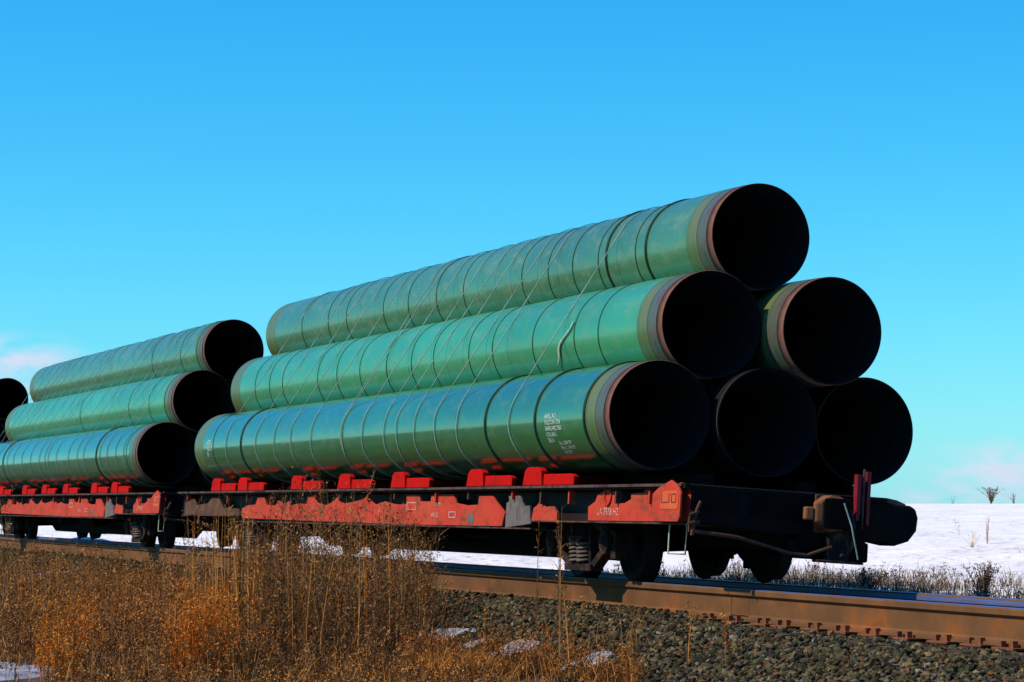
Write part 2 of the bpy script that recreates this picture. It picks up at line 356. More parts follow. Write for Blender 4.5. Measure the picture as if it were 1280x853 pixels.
def band(parent, name, m, x0, x1, r):
    k = (name, m, x0, x1, r)
    if k in _cache:
        o = bpy.data.objects.new(name, _cache[k]); COL.objects.link(o); o.parent = parent; return o
    o = MB().rev([(x0, r), (x1, r)], 'x', 96).build(name, m, parent); _cache[k] = o.data
    return o
def pipe(x, y, z, paint, lab, rings=(), thick=(), group=None, shaded_end=False):
    p = lean((x, y, z))
    e = empty('steel_pipe', p, rot=ROT); tag(e, lab, 'pipe', group)
    band(e, 'coating', M[paint], -LP+.62, -.64, RP)
    for s_ in ((0, 1), (-LP, -1)):
        b, q = s_
        if q < 0:
            band(e, 'coating_edge', M['coat_edge'], b-q*.64, b-q*.02, RP-.0015)
            continue
        if shaded_end:  # near-black band carries the shade on this end; only a thin rim stays pale
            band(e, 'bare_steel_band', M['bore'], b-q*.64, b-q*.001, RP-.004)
            if shaded_end == 'rim': band(e, 'bare_rim', M['bare'], b-q*.012, b-q*.001, RP-.002)
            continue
        cut = .33+.06*((len(_cache)*7) % 5)/4
        band(e, 'coating_edge', M['coat_edge'], b-q*.64, b-q*cut, RP-.0015)
        band(e, 'bare_steel_band', M['bare'], b-q*cut, b-q*.14, RP-.004)
        k = ('rim', b, q)
        if k in _cache:
            o = bpy.data.objects.new('rusty_rim', _cache[k]); COL.objects.link(o); o.parent = e
        else:
            o = MB().rev([(b-q*.14, RP-.004), (b-q*.18, RP-.007), (b-q*.006, RP-.007), (b, RP-.010)], 'x', 96).build('rusty_rim', M['rim'], e); _cache[k] = o.data
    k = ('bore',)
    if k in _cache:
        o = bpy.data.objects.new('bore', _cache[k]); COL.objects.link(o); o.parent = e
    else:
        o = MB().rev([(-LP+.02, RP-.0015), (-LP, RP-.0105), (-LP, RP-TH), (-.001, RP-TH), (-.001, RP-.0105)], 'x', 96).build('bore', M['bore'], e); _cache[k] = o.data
    for rx in rings: ring(e, rx-x, .018, .006)
    for rx in thick: ring(e, rx-x, .046, .015)
    return e
G1 = 'pipes stacked on the front flatcar'; G2 = 'pipes stacked on the second flatcar'; G3 = 'pipes stacked on the third flatcar'
R3X = [-15.96, -14.47, -13.49, -11.65, -10.49, -9.27, -8.14, -5.94, -5.05, -4.24, -3.43, -2.34]
R2X = [-16.43, -15.55, -14.79, -12.84, -11.85, -10.71, -9.49, -8.41, -7.49, -6.12, -5.25, -3.88, -2.57, -1.86]
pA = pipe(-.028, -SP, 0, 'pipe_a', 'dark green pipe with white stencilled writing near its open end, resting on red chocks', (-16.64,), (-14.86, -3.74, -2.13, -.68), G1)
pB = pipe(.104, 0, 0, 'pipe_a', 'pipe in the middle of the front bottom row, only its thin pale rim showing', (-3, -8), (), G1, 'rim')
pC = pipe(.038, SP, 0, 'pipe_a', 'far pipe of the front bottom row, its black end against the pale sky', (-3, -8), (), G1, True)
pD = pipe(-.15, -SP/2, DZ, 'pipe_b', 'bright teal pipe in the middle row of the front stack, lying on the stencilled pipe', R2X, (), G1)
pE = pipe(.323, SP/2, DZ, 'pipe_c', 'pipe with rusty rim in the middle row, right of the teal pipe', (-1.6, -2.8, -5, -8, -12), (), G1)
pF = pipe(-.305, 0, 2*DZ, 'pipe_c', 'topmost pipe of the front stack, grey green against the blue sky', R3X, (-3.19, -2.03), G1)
stencil(pA, 'ARPELLAS J\nNSLC/CW 1754\nSAWD/48D/7548\n4715 AN S\n762 A', .068, -1.80, -3, M['white'])
stencil(pA, 'No.: 37091/79\nNo. L. L/P4 5 P5\n43715/75', .060, -1.52, -33, M['white'])
stencil(pA, '43715\nNSLC 75\nP5', .10, -17.0, 0, M['white'], rot90=False)
stencil(pE, '37091/79', .05, -.12, 40, M['rope'], r=RP-.004, rot90=True)
C2 = -22.30; C3 = -46.9
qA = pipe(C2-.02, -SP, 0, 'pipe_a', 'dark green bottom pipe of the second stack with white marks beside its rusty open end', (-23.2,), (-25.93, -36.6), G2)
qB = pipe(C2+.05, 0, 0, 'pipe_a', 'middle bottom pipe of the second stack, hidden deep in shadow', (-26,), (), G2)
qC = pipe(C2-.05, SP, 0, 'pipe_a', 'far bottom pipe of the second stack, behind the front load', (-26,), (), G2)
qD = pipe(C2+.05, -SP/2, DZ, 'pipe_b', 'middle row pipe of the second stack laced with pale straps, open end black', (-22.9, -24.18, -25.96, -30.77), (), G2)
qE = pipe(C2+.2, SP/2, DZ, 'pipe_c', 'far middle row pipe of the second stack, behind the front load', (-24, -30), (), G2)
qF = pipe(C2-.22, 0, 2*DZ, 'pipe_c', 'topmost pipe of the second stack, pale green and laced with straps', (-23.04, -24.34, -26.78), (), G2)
stencil(qA, '37091 L.P4\nNSLC 1754\n48 D 7548\n43715 AN\n79 P5 762', .11, C2-1.55, 40, M['white'])
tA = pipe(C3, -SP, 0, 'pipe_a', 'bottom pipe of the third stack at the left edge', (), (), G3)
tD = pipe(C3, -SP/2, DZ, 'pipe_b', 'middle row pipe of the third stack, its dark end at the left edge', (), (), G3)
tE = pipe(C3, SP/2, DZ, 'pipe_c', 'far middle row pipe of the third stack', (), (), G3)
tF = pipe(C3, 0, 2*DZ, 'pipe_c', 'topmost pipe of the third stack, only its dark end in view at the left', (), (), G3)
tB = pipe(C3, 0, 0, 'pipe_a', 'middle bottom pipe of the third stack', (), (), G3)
tC = pipe(C3, SP, 0, 'pipe_a', 'far bottom pipe of the third stack', (), (), G3)

# straps: thin steel bands pulled round the whole bundle
def hull_pts(r, n=16):
    ctr = [(-SP, 0), (SP, 0), (0, 2*DZ)]
    h = math.atan2(2*DZ, SP)            # slope of the flanks
    arcs = [(ctr[0], math.pi-(math.pi/2-h), 1.5*math.pi), (ctr[1], -.5*math.pi, math.pi/2-h), (ctr[2], math.pi/2-h, math.pi-(math.pi/2-h))]
    out = []
    for (cy, cz), a, b in arcs: out += [(cy+r*math.cos(a+(b-a)*k/n), cz+r*math.sin(a+(b-a)*k/n)) for k in range(n+1)]
    return out
def strap_mesh(sk, w):
    r0, r1 = RP+.006, RP+.014
    P0, P1 = hull_pts(r0), hull_pts(r1); n = len(P0); vs = []
    for i in range(n):
        o = sk*(P1[i][1]-1.0)*.5+.02*math.sin(i*.7+sk*30)
        for dx, P in ((-w/2, P0), (w/2, P0), (w/2, P1), (-w/2, P1)): vs.append((o+dx, P[i][0], P[i][1]))
    fs = [(i*4+k, i*4+(k+1) % 4, ((i+1) % n)*4+(k+1) % 4, ((i+1) % n)*4+k) for i in range(n) for k in range(4)]
    me = bpy.data.meshes.new('load_strap'); me.from_pydata(vs, [], fs); me.materials.append(M['strap']); me.update()
    return me
SM = [strap_mesh(k, .012) for k in (-.10, -.03, .04, .12, .3)]
def straps(xs, lab, group):
    for i, x in enumerate(xs):
        o = bpy.data.objects.new('load_strap', SM[random.choice((0, 1, 2, 3, 3, 1))]); COL.objects.link(o)
        o.location = lean((x, 0, 0)); o.rotation_euler = ROT
        tag(o, lab, 'strap', group)
straps([-15.81, -13.95, -12.95, -12.07, -10.99, -9.54, -9.39, -8.55, -7.6, -7.0, -6.36, -5.49, -4.75, -2.9], 'thin pale strap pulled round the pipes of the front stack', 'straps round the front stack')
straps([-39, -38.2, -37.3, -36.49, -35.95, -35.21, -34.17, -33.07, -32.0, -31.34, -30.97, -30.07, -28.76, -27.76, -27.11, -25.6, -24.94, -24.06, -23.36], 'thin pale strap pulled round the pipes of the second stack', 'straps round the second stack')
# one loose thick tail hanging on the teal pipe
def tail_pt(f, r):
    a = R_(14-46*f); return lean((-2.62-.62*f+.05*math.sin(f*9), -SP/2-r*math.cos(a), DZ+r*math.sin(a)))
tv = []; tn = 12
for k in range(tn+1):
    f = k/tn; w_ = .014+.03*f*(1-f)*2
    for dx, r in ((-w_, RP+.012), (w_, RP+.012), (w_, RP+.020), (-w_, RP+.020)):
        p_ = tail_pt(f, r); tv.append((p_[0]+dx, p_[1], p_[2]))
lt = MB().add(tv, [(k*4+q, k*4+(q+1) % 4, k*4+4+(q+1) % 4, k*4+4+q) for k in range(tn) for q in range(4)]+[(0, 1, 2, 3), tuple(tn*4+q for q in (3, 2, 1, 0))]).build('strap_tail', M['strap'])
tag(lt, 'loose grey strap tail lying over the side of the bright teal pipe', 'strap')

# ------------------------------------------------------------------ flatcars
PAN = {  # ragged tops follow the sill's lit zone: its shadow edge is cut into the shape
 'end_panel': ('red', [(-.95, -1.042), (-.97, -.908), (-.78, -.853), (-.72, -.783), (-.54, -.745), (-.41, -.735), (-.25, -.765), (-.15, -.876), (.02, -.869), (.18, -.831), (.17, -.778), (.5, -.771), (.54, -.738), (.64, -.744), (.78, -.78), (.84, -.869), (.96, -.862), (.98, -.788), (1.13, -.735), (1.3, -.697), (1.39, -.683), (1.51, -.703), (1.61, -.747), (1.65, -.79), (1.66, -1.0), (1.60, -1.041)]),
 'short_panel': ('red', [(-2.63, -1.06), (-2.6, -.96), (-2.58, -.918), (-2.48, -.893), (-2.39, -.844), (-2.24, -.91), (-1.99, -.901), (-1.86, -.958), (-1.85, -1.055)]),
 'grey_panel': ('greyplate', [(-3.46, -1.133), (-3.46, -.868), (-3.38, -.851), (-3.4, -.792), (-3.03, -.784), (-2.97, -.86), (-2.88, -.902), (-2.71, -.894), (-2.65, -1.085)]),
 'side_panel': ('red', [(-7.37, -1.126), (-7.42, -.887), (-7.13, -.878), (-7.15, -.773), (-6.63, -.774), (-6.59, -.849), (-6.18, -.85), (-6.16, -.776), (-5.32, -.769), (-5.21, -.868), (-4.8, -.895), (-4.43, -.886), (-4.4, -.789), (-3.93, -.79), (-3.84, -.843), (-3.58, -.937), (-3.49, -.971), (-3.57, -1.117)]),
 'side_panel_far': ('red', [(-15.33, -1.089), (-15.37, -.949), (-15.04, -.902), (-14.57, -.89), (-14.45, -.787), (-14.08, -.788), (-13.96, -.89), (-13.41, -.901), (-13.29, -.834), (-13.01, -.879), (-12.67, -.846), (-12.49, -.889), (-12.23, -.878), (-11.73, -.878), (-11.67, -.771), (-11.39, -.772), (-11.24, -.857), (-10.83, -.899), (-10.52, -.868), (-10.23, -.796), (-9.9, -.878), (-9.53, -.858), (-9.1, -.828), (-8.89, -.798), (-8.44, -.888), (-8.04, -.849), (-7.69, -.878), (-7.43, -.887), (-7.38, -1.126)]),
}
CHK = [-2.5, -4.4, -7.34, -9.73, -12.12, -15.2, -16.9]
def make_truck(parent, xc, yc=YT):
    t_ = empty('truck', (xc, yc, 0), parent)
    wp = [(-.07, 0.0), (-.07, .10), (-.03, .13), (-.02, .32), (-.075, .36), (-.075, .415), (.035, .425), (.065, .45), (.085, .45), (.085, .40), (.03, .36), (.02, .13), (.07, .10), (.07, 0.0)]
    w0 = MB().rev([(a, max(r, .001)) for a, r in wp], 'y', 48).build('wheel', M['wheel'], t_, (.78, -.715, .425))
    for x, y, f in ((-.78, -.715, 1), (.78, .715, -1), (-.78, .715, -1)):
        o = w0.copy(); COL.objects.link(o); o.parent = t_; o.location = (x, y, .425); o.rotation_euler.z = 0 if f > 0 else math.pi
    for x in (-.78, .78):
        MB().rev([(-.72, .08), (.72, .08)], 'y', 16).build('axle', M['black'], t_, (x, 0, .425))
    sf = MB()
    y0, y1 = -.06, .06
    sf.bar((-.98, .44), (-.34, .66), .13, y0, y1).bar((-.40, .665), (.40, .665), .12, y0, y1).bar((.34, .66), (.98, .44), .13, y0, y1)
    sf.bar((-.78, .40), (-.30, .155), .085, y0+.003, y1-.003).bar((.78, .40), (.30, .155), .085, y0+.003, y1-.003).bar((-.38, .155), (.38, .155), .075, y0-.03, y1)
    sf.bar((-.265, .15), (-.265, .66), .055, y0+.006, y1-.006).bar((.265, .15), (.265, .66), .055, y0+.006, y1-.006)
    sf.box(-1.0, -.86, y0, y1, .25, .5).box(.86, 1.0, y0, y1, .25, .5).box(-.70, -.62, y0+.01, y1-.01, .3, .5).box(.62, .70, y0+.01, y1-.01, .3, .5)
    s0 = sf.build('side_frame', M['truck'], t_, (0, -1.0, -.02), bevel=.012)
    o = s0.copy(); COL.objects.link(o); o.parent = t_; o.location = (0, 1.0, -.02)
    for sy in (-1.03, 1.03):
        for sx in (-.11, .11):
            if sy > 0 and xc < -5: continue
            pts = [(sx+.085*math.cos(k*.55), sy+.085*math.sin(k*.55), .17+.24*k/66) for k in range(67)]
            MB().tube(pts, .0165, 6).build('coil_spring', M['spring'], t_)
        MB().box(-.21, .21, sy-.09, sy+.09, .415, .455).build('spring_seat', M['truck'], t_, bevel=.01)
        for sx in (-.78, .78):
            d = -1 if sy < 0 else 1
            MB().rev([(0, .001), (0, .05), (d*-.015, .07), (d*-.03, .115), (d*-.03, .125), (d*-.10, .125)], 'y', 24).build('bearing_cap', M['truck'], t_, (sx, sy+d*.10, .40))
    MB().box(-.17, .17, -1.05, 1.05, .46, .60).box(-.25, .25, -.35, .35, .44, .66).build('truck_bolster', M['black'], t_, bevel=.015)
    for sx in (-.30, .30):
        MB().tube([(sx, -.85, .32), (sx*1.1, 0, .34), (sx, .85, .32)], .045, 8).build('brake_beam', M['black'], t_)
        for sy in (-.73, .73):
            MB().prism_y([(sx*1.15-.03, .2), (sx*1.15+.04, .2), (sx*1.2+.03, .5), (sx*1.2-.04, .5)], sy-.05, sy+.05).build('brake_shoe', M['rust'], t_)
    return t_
def make_flatcar():
    car = empty('flatcar', (0, 0, 0))
    F = lambda: MB(lean)
    XE, XW = 1.62, -19.45
    # deck with its bevelled far corner
    F().prism_z([(XE+.04, -1.46), (XE+.04, .55), (1.25, .86), (.35, 1.40), (XW+.3, 1.40), (XW, 1.0), (XW, -1.46)], -.742, -.694).build('deck', M['dark'], car, bevel=.006)
    F().box(XW, XE-.02, -1.478, -1.463, -.722, -.697).build('deck_edge', M['ledge'], car)
    # webs and flanges of the side sills
    F().box(XW+.1, XE-.06, -1.20, -1.16, -1.04, -.745).box(-15.5, -2.7, -1.205, -1.163, -1.125, -1.04).build('sill_web', M['web'], car)
    F().box(XW+.3, .4, 1.16, 1.22, -1.04, -.745).box(-15.5, -2.7, 1.157, 1.205, -1.10, -1.04).build('sill_web', M['web'], car)
    F().box(-15.45, -2.62, -1.405, -1.16, -1.142, -1.128).box(-2.60, XE-.03, -1.405, -1.16, -1.062, -1.048).box(XW+.1, -15.47, -1.405, -1.16, -1.062, -1.048).build('bottom_flange', M['ledge'], car)
    for nm, (mk, pts) in PAN.items():
        o = F().prism_y(pts, -1.396, -1.372).build('side_panel' if 'side' in nm else nm, M[mk], car, bevel=.004)
        if nm == 'end_panel':
            F().prism_y([(.98, -1.0), (.99, -.79), (1.13, -.735), (1.30, -.695), (1.42, -.668), (1.53, -.70), (1.62, -.745), (1.665, -.79), (1.665, -1.0), (1.62, -1.044), (1.05, -1.044)], -1.502, -1.482).build('corner_plate', M['red'], o, bevel=.004)
            F().prism_y([(1.20, -.93), (1.20, -.80), (1.30, -.765), (1.58, -.765), (1.62, -.80), (1.62, -.93)], -1.506, -1.5025).build('number_plate', M['orange'], o)
            nb = F()
            for x0, x1, z0, z1 in ((1.22, 1.235, -.87, -.79), (1.22, 1.40, -.875, -.865), (1.40, 1.415, -.87, -.79), (1.46, 1.475, -.87, -.79), (1.56, 1.575, -.87, -.79), (1.475, 1.56, -.80, -.79), (1.475, 1.56, -.875, -.865)): nb.box(x0, x1, -1.5085, -1.5065, z0, z1)
            nb.build('plate_outline', M['ledge'], o)
    # the rusty end stretch at the far end
    F().prism_y([(-19.2, -1.045), (-19.2, -.86), (-18.6, -.80), (-18.4, -.90), (-17.6, -.87), (-17.3, -.78), (-16.9, -.80), (-16.6, -.93), (-15.6, -.95), (-15.5, -1.045)], -1.393, -1.372).build('end_panel', M['rust'], car)
    # stake pockets and posts
    for i, x in enumerate([-18.9, -17.9, -16.2, -15.0, -13.6, -12.45, -11.2, -10.0, -8.7, -7.55, -5.9, -4.7, -3.2, -2.3, -1.45, -.15, .72, 1.0]):
        h = random.uniform(-.90, -.82)
        F().box(x-.018, x+.018, -1.430, -1.365, h, -.746).build('stake_pocket', M['ledge'] if i % 2 else M['red'], car)
    # round eye and hooks on the end panel
    tor = MB().rev([(-1.412, .08), (-1.412, .098), (-1.396, .098), (-1.396, .08)], 'y', 24, True); tor.v = [(x-.42, y, z-.80) for x, y, z in tor.v]; tor.fn = lean
    tor.build('roping_ring', M['red'], car)
    # bolsters and chocks carrying the load
    for x in CHK:
        b = F().box(x-.14, x+.14, -1.36, 1.34, -.690, -.560).build('bolster', M['chock'], car, bevel=.01)
        for sg in (-1, 1):
            F().prism_y([(x-.36, -.69), (x-.30, -.535), (x-.22, -.50), (x+.10, -.50), (x+.20, -.535), (x+.24, -.69)], sg*1.44, sg*1.365).build('chock', M['chock'], b, bevel=.008)
            F().prism_y([(x+.25, -.69), (x+.25, -.575), (x+1.05, -.575), (x+1.15, -.60), (x+1.15, -.69)], sg*1.425, sg*1.365).build('chock_block', M['chock'], b, bevel=.008)
    for y in (-.56, .52, 1.10): F().box(-17.7, -.05, y-.10, y+.10, -.692, -.5365).build('slit_filler', M['black'], car)  # added filler beams that close the bright slit under the pipes
    # centre sill, cross members, tank
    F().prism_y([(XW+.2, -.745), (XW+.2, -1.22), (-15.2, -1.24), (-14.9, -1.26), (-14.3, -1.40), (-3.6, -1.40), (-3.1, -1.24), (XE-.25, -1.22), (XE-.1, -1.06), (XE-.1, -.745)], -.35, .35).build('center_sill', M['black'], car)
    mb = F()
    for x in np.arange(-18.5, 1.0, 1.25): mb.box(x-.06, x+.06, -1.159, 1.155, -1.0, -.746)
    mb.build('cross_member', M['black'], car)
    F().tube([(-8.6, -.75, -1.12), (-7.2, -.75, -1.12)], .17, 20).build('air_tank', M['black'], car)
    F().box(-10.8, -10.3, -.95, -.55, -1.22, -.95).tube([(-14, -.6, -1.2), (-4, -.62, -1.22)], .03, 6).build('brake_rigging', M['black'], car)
    # end sill with its rounded far end
    F().prism_x([(-1.365, -.745), (-1.365, -1.05), (-.5, -1.10), (.45, -1.10), (.66, -1.13), (.80, -1.08), (.875, -.98), (.885, -.86), (.86, -.78), (.80, -.750), (.5, -.746)], 1.30, 1.66).build('end_sill', M['dark'], car, bevel=.03)
    F().box(1.662, 1.672, -1.40, -.95, -.93, -.74).box(1.662, 1.672, -.80, -.30, -.95, -.74).build('end_plate', M['black'], car)
    F().box(1.58, 1.70, -.30, .34, -1.22, -.86).box(1.50, 1.64, -.36, .40, -1.30, -1.12).build('striker_casting', M['black'], car, bevel=.02)
    F().prism_z([(1.25, .861), (.35, 1.401), (.35, 1.25), (1.1, .80)], -1.08, -.743).build('corner_gusset', M['dark'], car, bevel=.02)
    F().box(1.663, 1.672, -1.40, .45, -.706, -.699).build('deck_lip', M['ledge'], car)
    # coupler
    cp = F().prism_z([(1.66, -.14), (1.74, -.16), (1.80, -.26), (1.88, -.27), (1.90, -.21), (1.88, -.10), (1.90, -.02), (1.88, .02), (1.66, .03)], -1.03, -.73)
    cp.v = [(x, y, z+(.055 if z < -.9 else -.05)*(1 if y < -.2 else 0)) for x, y, z in cp.v]; cp = cp.build('coupler', M['coupler'], car, bevel=.035)
    F().prism_z([(1.77, -.345), (1.85, -.35), (1.87, -.275), (1.80, -.265)], -.95, -.83).build('knuckle', M['coupler'], cp, bevel=.015)
    F().box(1.70, 1.73, -.20, .05, -1.06, -.71).build('coupler_collar', M['rust'], cp, bevel=.008)
    F().prism_z([(1.905, -.20), (1.92, -.14), (1.93, -.04), (1.93, .06), (1.86, .08), (1.86, .022), (1.903, .018), (1.912, -.03), (1.885, -.10)], -1.02, -.74).build('coupler_face', M['black'], cp, bevel=.02)  # coupler front coloured black to carry its unlit side
    F().box(1.705, 1.80, -.08, .12, -1.30, -1.02).box(1.702, 1.84, -.20, .26, -1.325, -1.30).build('coupler_carrier', M['truck'], car, bevel=.01)
    F().prism_z([(XW, -.11), (XW-.35, -.12), (XW-.5, -.2), (XW-.62, -.18), (XW-.70, .0), (XW-.55, .18), (XW-.35, .12), (XW, .11)], -1.04, -.80).build('coupler', M['truck'], car, bevel=.02)
    F().box(XW+.0, XW+.25, -1.36, 1.3, -1.05, -.745).build('end_sill', M['dark'], car)
    # uncoupling lever and its bracket
    F().tube([(1.72, -1.38, -1.12), (1.74, -.95, -1.15), (1.76, -.45, -1.26), (1.77, -.28, -1.27)], .018, 8).tube([(1.77, -.28, -1.27), (1.80, -.05, -1.18)], .016, 8).build('uncoupling_lever', M['rust'], car)
    F().box(1.68, 1.71, -1.42, -1.36, -1.13, -.99).tube([(1.73, -1.40, -1.16), (1.73, -1.36, -.92), (1.73, -1.33, -.85)], .015, 6).tube([(1.73, -1.44, -1.06), (1.73, -1.33, -1.03)], .02, 6).tube([(1.73, -1.43, -.98), (1.73, -1.34, -.94)], .016, 6).build('lever_bracket', M['rust'], car)
    # sill step
    F().tube([(1.15, -1.38, -1.06), (1.15, -1.38, -1.33), (1.56, -1.38, -1.33), (1.56, -1.38, -1.06)], .0085, 6).build('sill_step', M['strap'], car)
    # maroon hand brake post
    hb = F().box(1.672, 1.69, .20, .335, -.92, -.50).box(1.69, 1.75, .20, .232, -.92, -.50).box(1.69, 1.75, .303, .335, -.96, -.47).build('brake_post', M['maroon'], car)
    F().tube([(1.74, .268, -1.0), (1.74, .268, -.45)], .012, 8).build('brake_chain', M['ledge'], hb)
    # air hose and chains
    hp = [(1.70, .10, -.80), (1.80, .12, -.86), (1.86, .13, -1.0), (1.86, .12, -1.15), (1.85, .08, -1.24), (1.80, .02, -1.27)]
    F().tube(hp, .022, 8).build('air_hose', M['hose'], car)
    F().tube([(1.95, -.02, -.78), (1.96, .06, -.98), (1.96, .14, -1.28)], .007, 6).build('cut_lever_chain', M['strap'], car)
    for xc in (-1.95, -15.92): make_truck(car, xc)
    for txt, sz, x, z in (('LA 7538 H2', .10, -.70, -.985), ('CUMM', .06, -6.05, -.90), ('48 LD', .075, -6.12, -1.03)):
        me = text_mesh(txt, sz, 'lettering')
        for v in me.vertices: v.co = lean((x+v.co.x*(1.15 if 'LA' in txt else 1.5), -1.3985, z+v.co.y))
        link_mesh('lettering', me, M['whitered'], car)
    mb = F()                                       # two painted outlines on the long panel
    def outline(x0, x1, z0, z1, w=.010, wx=.02):
        mb.box(x0, x1, -1.3995, -1.3965, z0, z0+w).box(x0, x1, -1.3995, -1.3965, z1-w, z1).box(x0, x0+wx, -1.3995, -1.3965, z0+w, z1-w).box(x1-wx, x1, -1.3995, -1.3965, z0+w, z1-w)
    outline(-7.1, -6.72, -.95, -.86); outline(-5.45, -5.2, -1.035, -.965)
    mb.build('painted_outline', M['whitered'], car)
    F().box(-4.75, -4.55, -1.3995, -1.3965, -1.10, -.99).build('data_plate', M['greyplate'], car)
    return car
car = make_flatcar()
tag(car, 'red sided flatcar at the front of the train with its coupler showing', 'flatcar', 'flatcars of the train')
c2 = copy_tree(car); c2.location.x = C2
tag(c2, 'second flatcar, rusty red, behind the front car', 'flatcar', 'flatcars of the train')
c3 = copy_tree(car); c3.location.x = C3
tag(c3, 'third flatcar, at the left edge behind the second car', 'flatcar', 'flatcars of the train')

# ------------------------------------------------------------------ snow patches
def patch(px, w, a, b, h, lab, rot=0., seed=0):
    c = at(px, w); n = 20; k = 5; vs = []; fs = []
    base = float(gz(c[0], c[1]))
    for j in range(k+1):
        f = j/k
        for i in range(n):
            t_ = 2*math.pi*i/n; rr = (1+.28*math.sin(3*t_+seed)+.15*math.sin(5*t_+seed*2))*f
            x, y = a*rr*math.cos(t_), b*rr*math.sin(t_); x, y = x*math.cos(rot)-y*math.sin(rot), x*math.sin(rot)+y*math.cos(rot)
            vs.append((x, y, h*(1-f**2.5)+.02*math.sin(7*x+seed)*(1-f)-.04*f+float(gz(c[0]+x, c[1]+y))-base))
    fs = [(j*n+i, j*n+(i+1) % n, (j+1)*n+(i+1) % n, (j+1)*n+i) for j in range(k) for i in range(n)]
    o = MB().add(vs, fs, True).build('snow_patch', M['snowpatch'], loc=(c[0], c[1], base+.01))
    return tag(o, lab, 'snow patch', 'patches of old snow in the ditch')
TR = math.pi-YAW
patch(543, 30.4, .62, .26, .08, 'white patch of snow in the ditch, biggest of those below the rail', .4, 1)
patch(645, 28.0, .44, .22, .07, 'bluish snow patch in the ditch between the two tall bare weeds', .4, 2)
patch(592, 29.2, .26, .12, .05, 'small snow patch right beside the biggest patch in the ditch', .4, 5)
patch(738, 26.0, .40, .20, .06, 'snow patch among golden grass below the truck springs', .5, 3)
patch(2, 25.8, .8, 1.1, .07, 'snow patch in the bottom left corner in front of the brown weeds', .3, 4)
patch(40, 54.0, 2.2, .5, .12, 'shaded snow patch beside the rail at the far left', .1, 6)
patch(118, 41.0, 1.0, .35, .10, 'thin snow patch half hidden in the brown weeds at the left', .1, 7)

# ------------------------------------------------------------------ dry vegetation
def strips(P, W, S):                    # P (n,k,3) centre lines, W (n,k) half widths, S (n,3) sideways -> verts, quads
    n, k, _ = P.shape
    V = np.stack([P-S[:, None]*W[..., None], P+S[:, None]*W[..., None]], 2).reshape(-1, 3)
    b = (np.arange(n)*2*k)[:, None]+np.arange(k-1)[None]*2
    F = np.stack([b, b+1, b+3, b+2], -1).reshape(-1, 4)
    return V, F
def rdir(n):
    a = RNG.uniform(0, 2*np.pi, n); return np.stack([np.cos(a), np.sin(a), np.zeros(n)], -1)
class Veg:
    def __init__(s): s.V = []; s.F = []; s.C = []; s.n = 0
    def add(s, P, W, S, C):
        if not len(P): return
        V, F = strips(P, W, S); s.V.append(V); s.F.append(F+s.n); s.n += len(V); s.C.append(np.repeat(C, 2*P.shape[1], 0))
    def blades(s, root, h, spread, w, C, droop=.35):
        n = len(root); d = rdir(n); t_ = np.linspace(0, 1, 4)[None, :, None]
        P = root[:, None]+np.array([0, 0, 1])*h[:, None, None]*(t_-droop*.5*t_**3)+d[:, None]*(spread*h)[:, None, None]*t_**1.8
        s.add(P, w[:, None]*np.array([1, .9, .6, .12])[None], rdir(n), C)
        return P
    def twigs(s, base, d, L, w, C, curl=.3):
        n = len(base); t_ = np.linspace(0, 1, 3)[None, :, None]; c = RNG.normal(0, curl, (n, 3))
        P = base[:, None]+d[:, None]*L[:, None, None]*t_+c[:, None]*L[:, None, None]*t_**2
        s.add(P, w[:, None]*np.array([1, .8, .3])[None], rdir(n), C)
        return P
    def bits(s, pos, r, C):
        n = len(pos); d = RNG.normal(0, 1, (n, 3)); d /= np.linalg.norm(d, axis=1)[:, None]
        P = pos[:, None]+d[:, None]*r[:, None, None]*np.array([-1, 1])[None, :, None]
        q = RNG.normal(0, 1, (n, 3)); q /= np.linalg.norm(q, axis=1)[:, None]
        s.add(P, r[:, None]*np.array([[.55, .35]]), q, C)
    def build(s, name, parent=None):
        return np_mesh(name, np.concatenate(s.V), np.concatenate(s.F), M['weed'], np.concatenate(s.C), parent=parent)
GOLD = np.array([(.44, .20, .045), (.56, .29, .080), (.36, .13, .022), (.48, .25, .09)])
ORNG = np.array([(.58, .18, .018), (.50, .12, .010), (.44, .18, .03)])
BRWN = np.array([(.27, .128, .046), (.16, .075, .028), (.36, .178, .064), (.42, .235, .095), (.10, .048, .022)])
GREY = np.array([(.18, .105, .052), (.27, .165, .085), (.075, .044, .024), (.36, .225, .12)])
def pick(pal, n): return pal[RNG.integers(0, len(pal), n)]*RNG.uniform(.45, 1.35, (n, 1))*np.array([1.18, 1.0, .78])
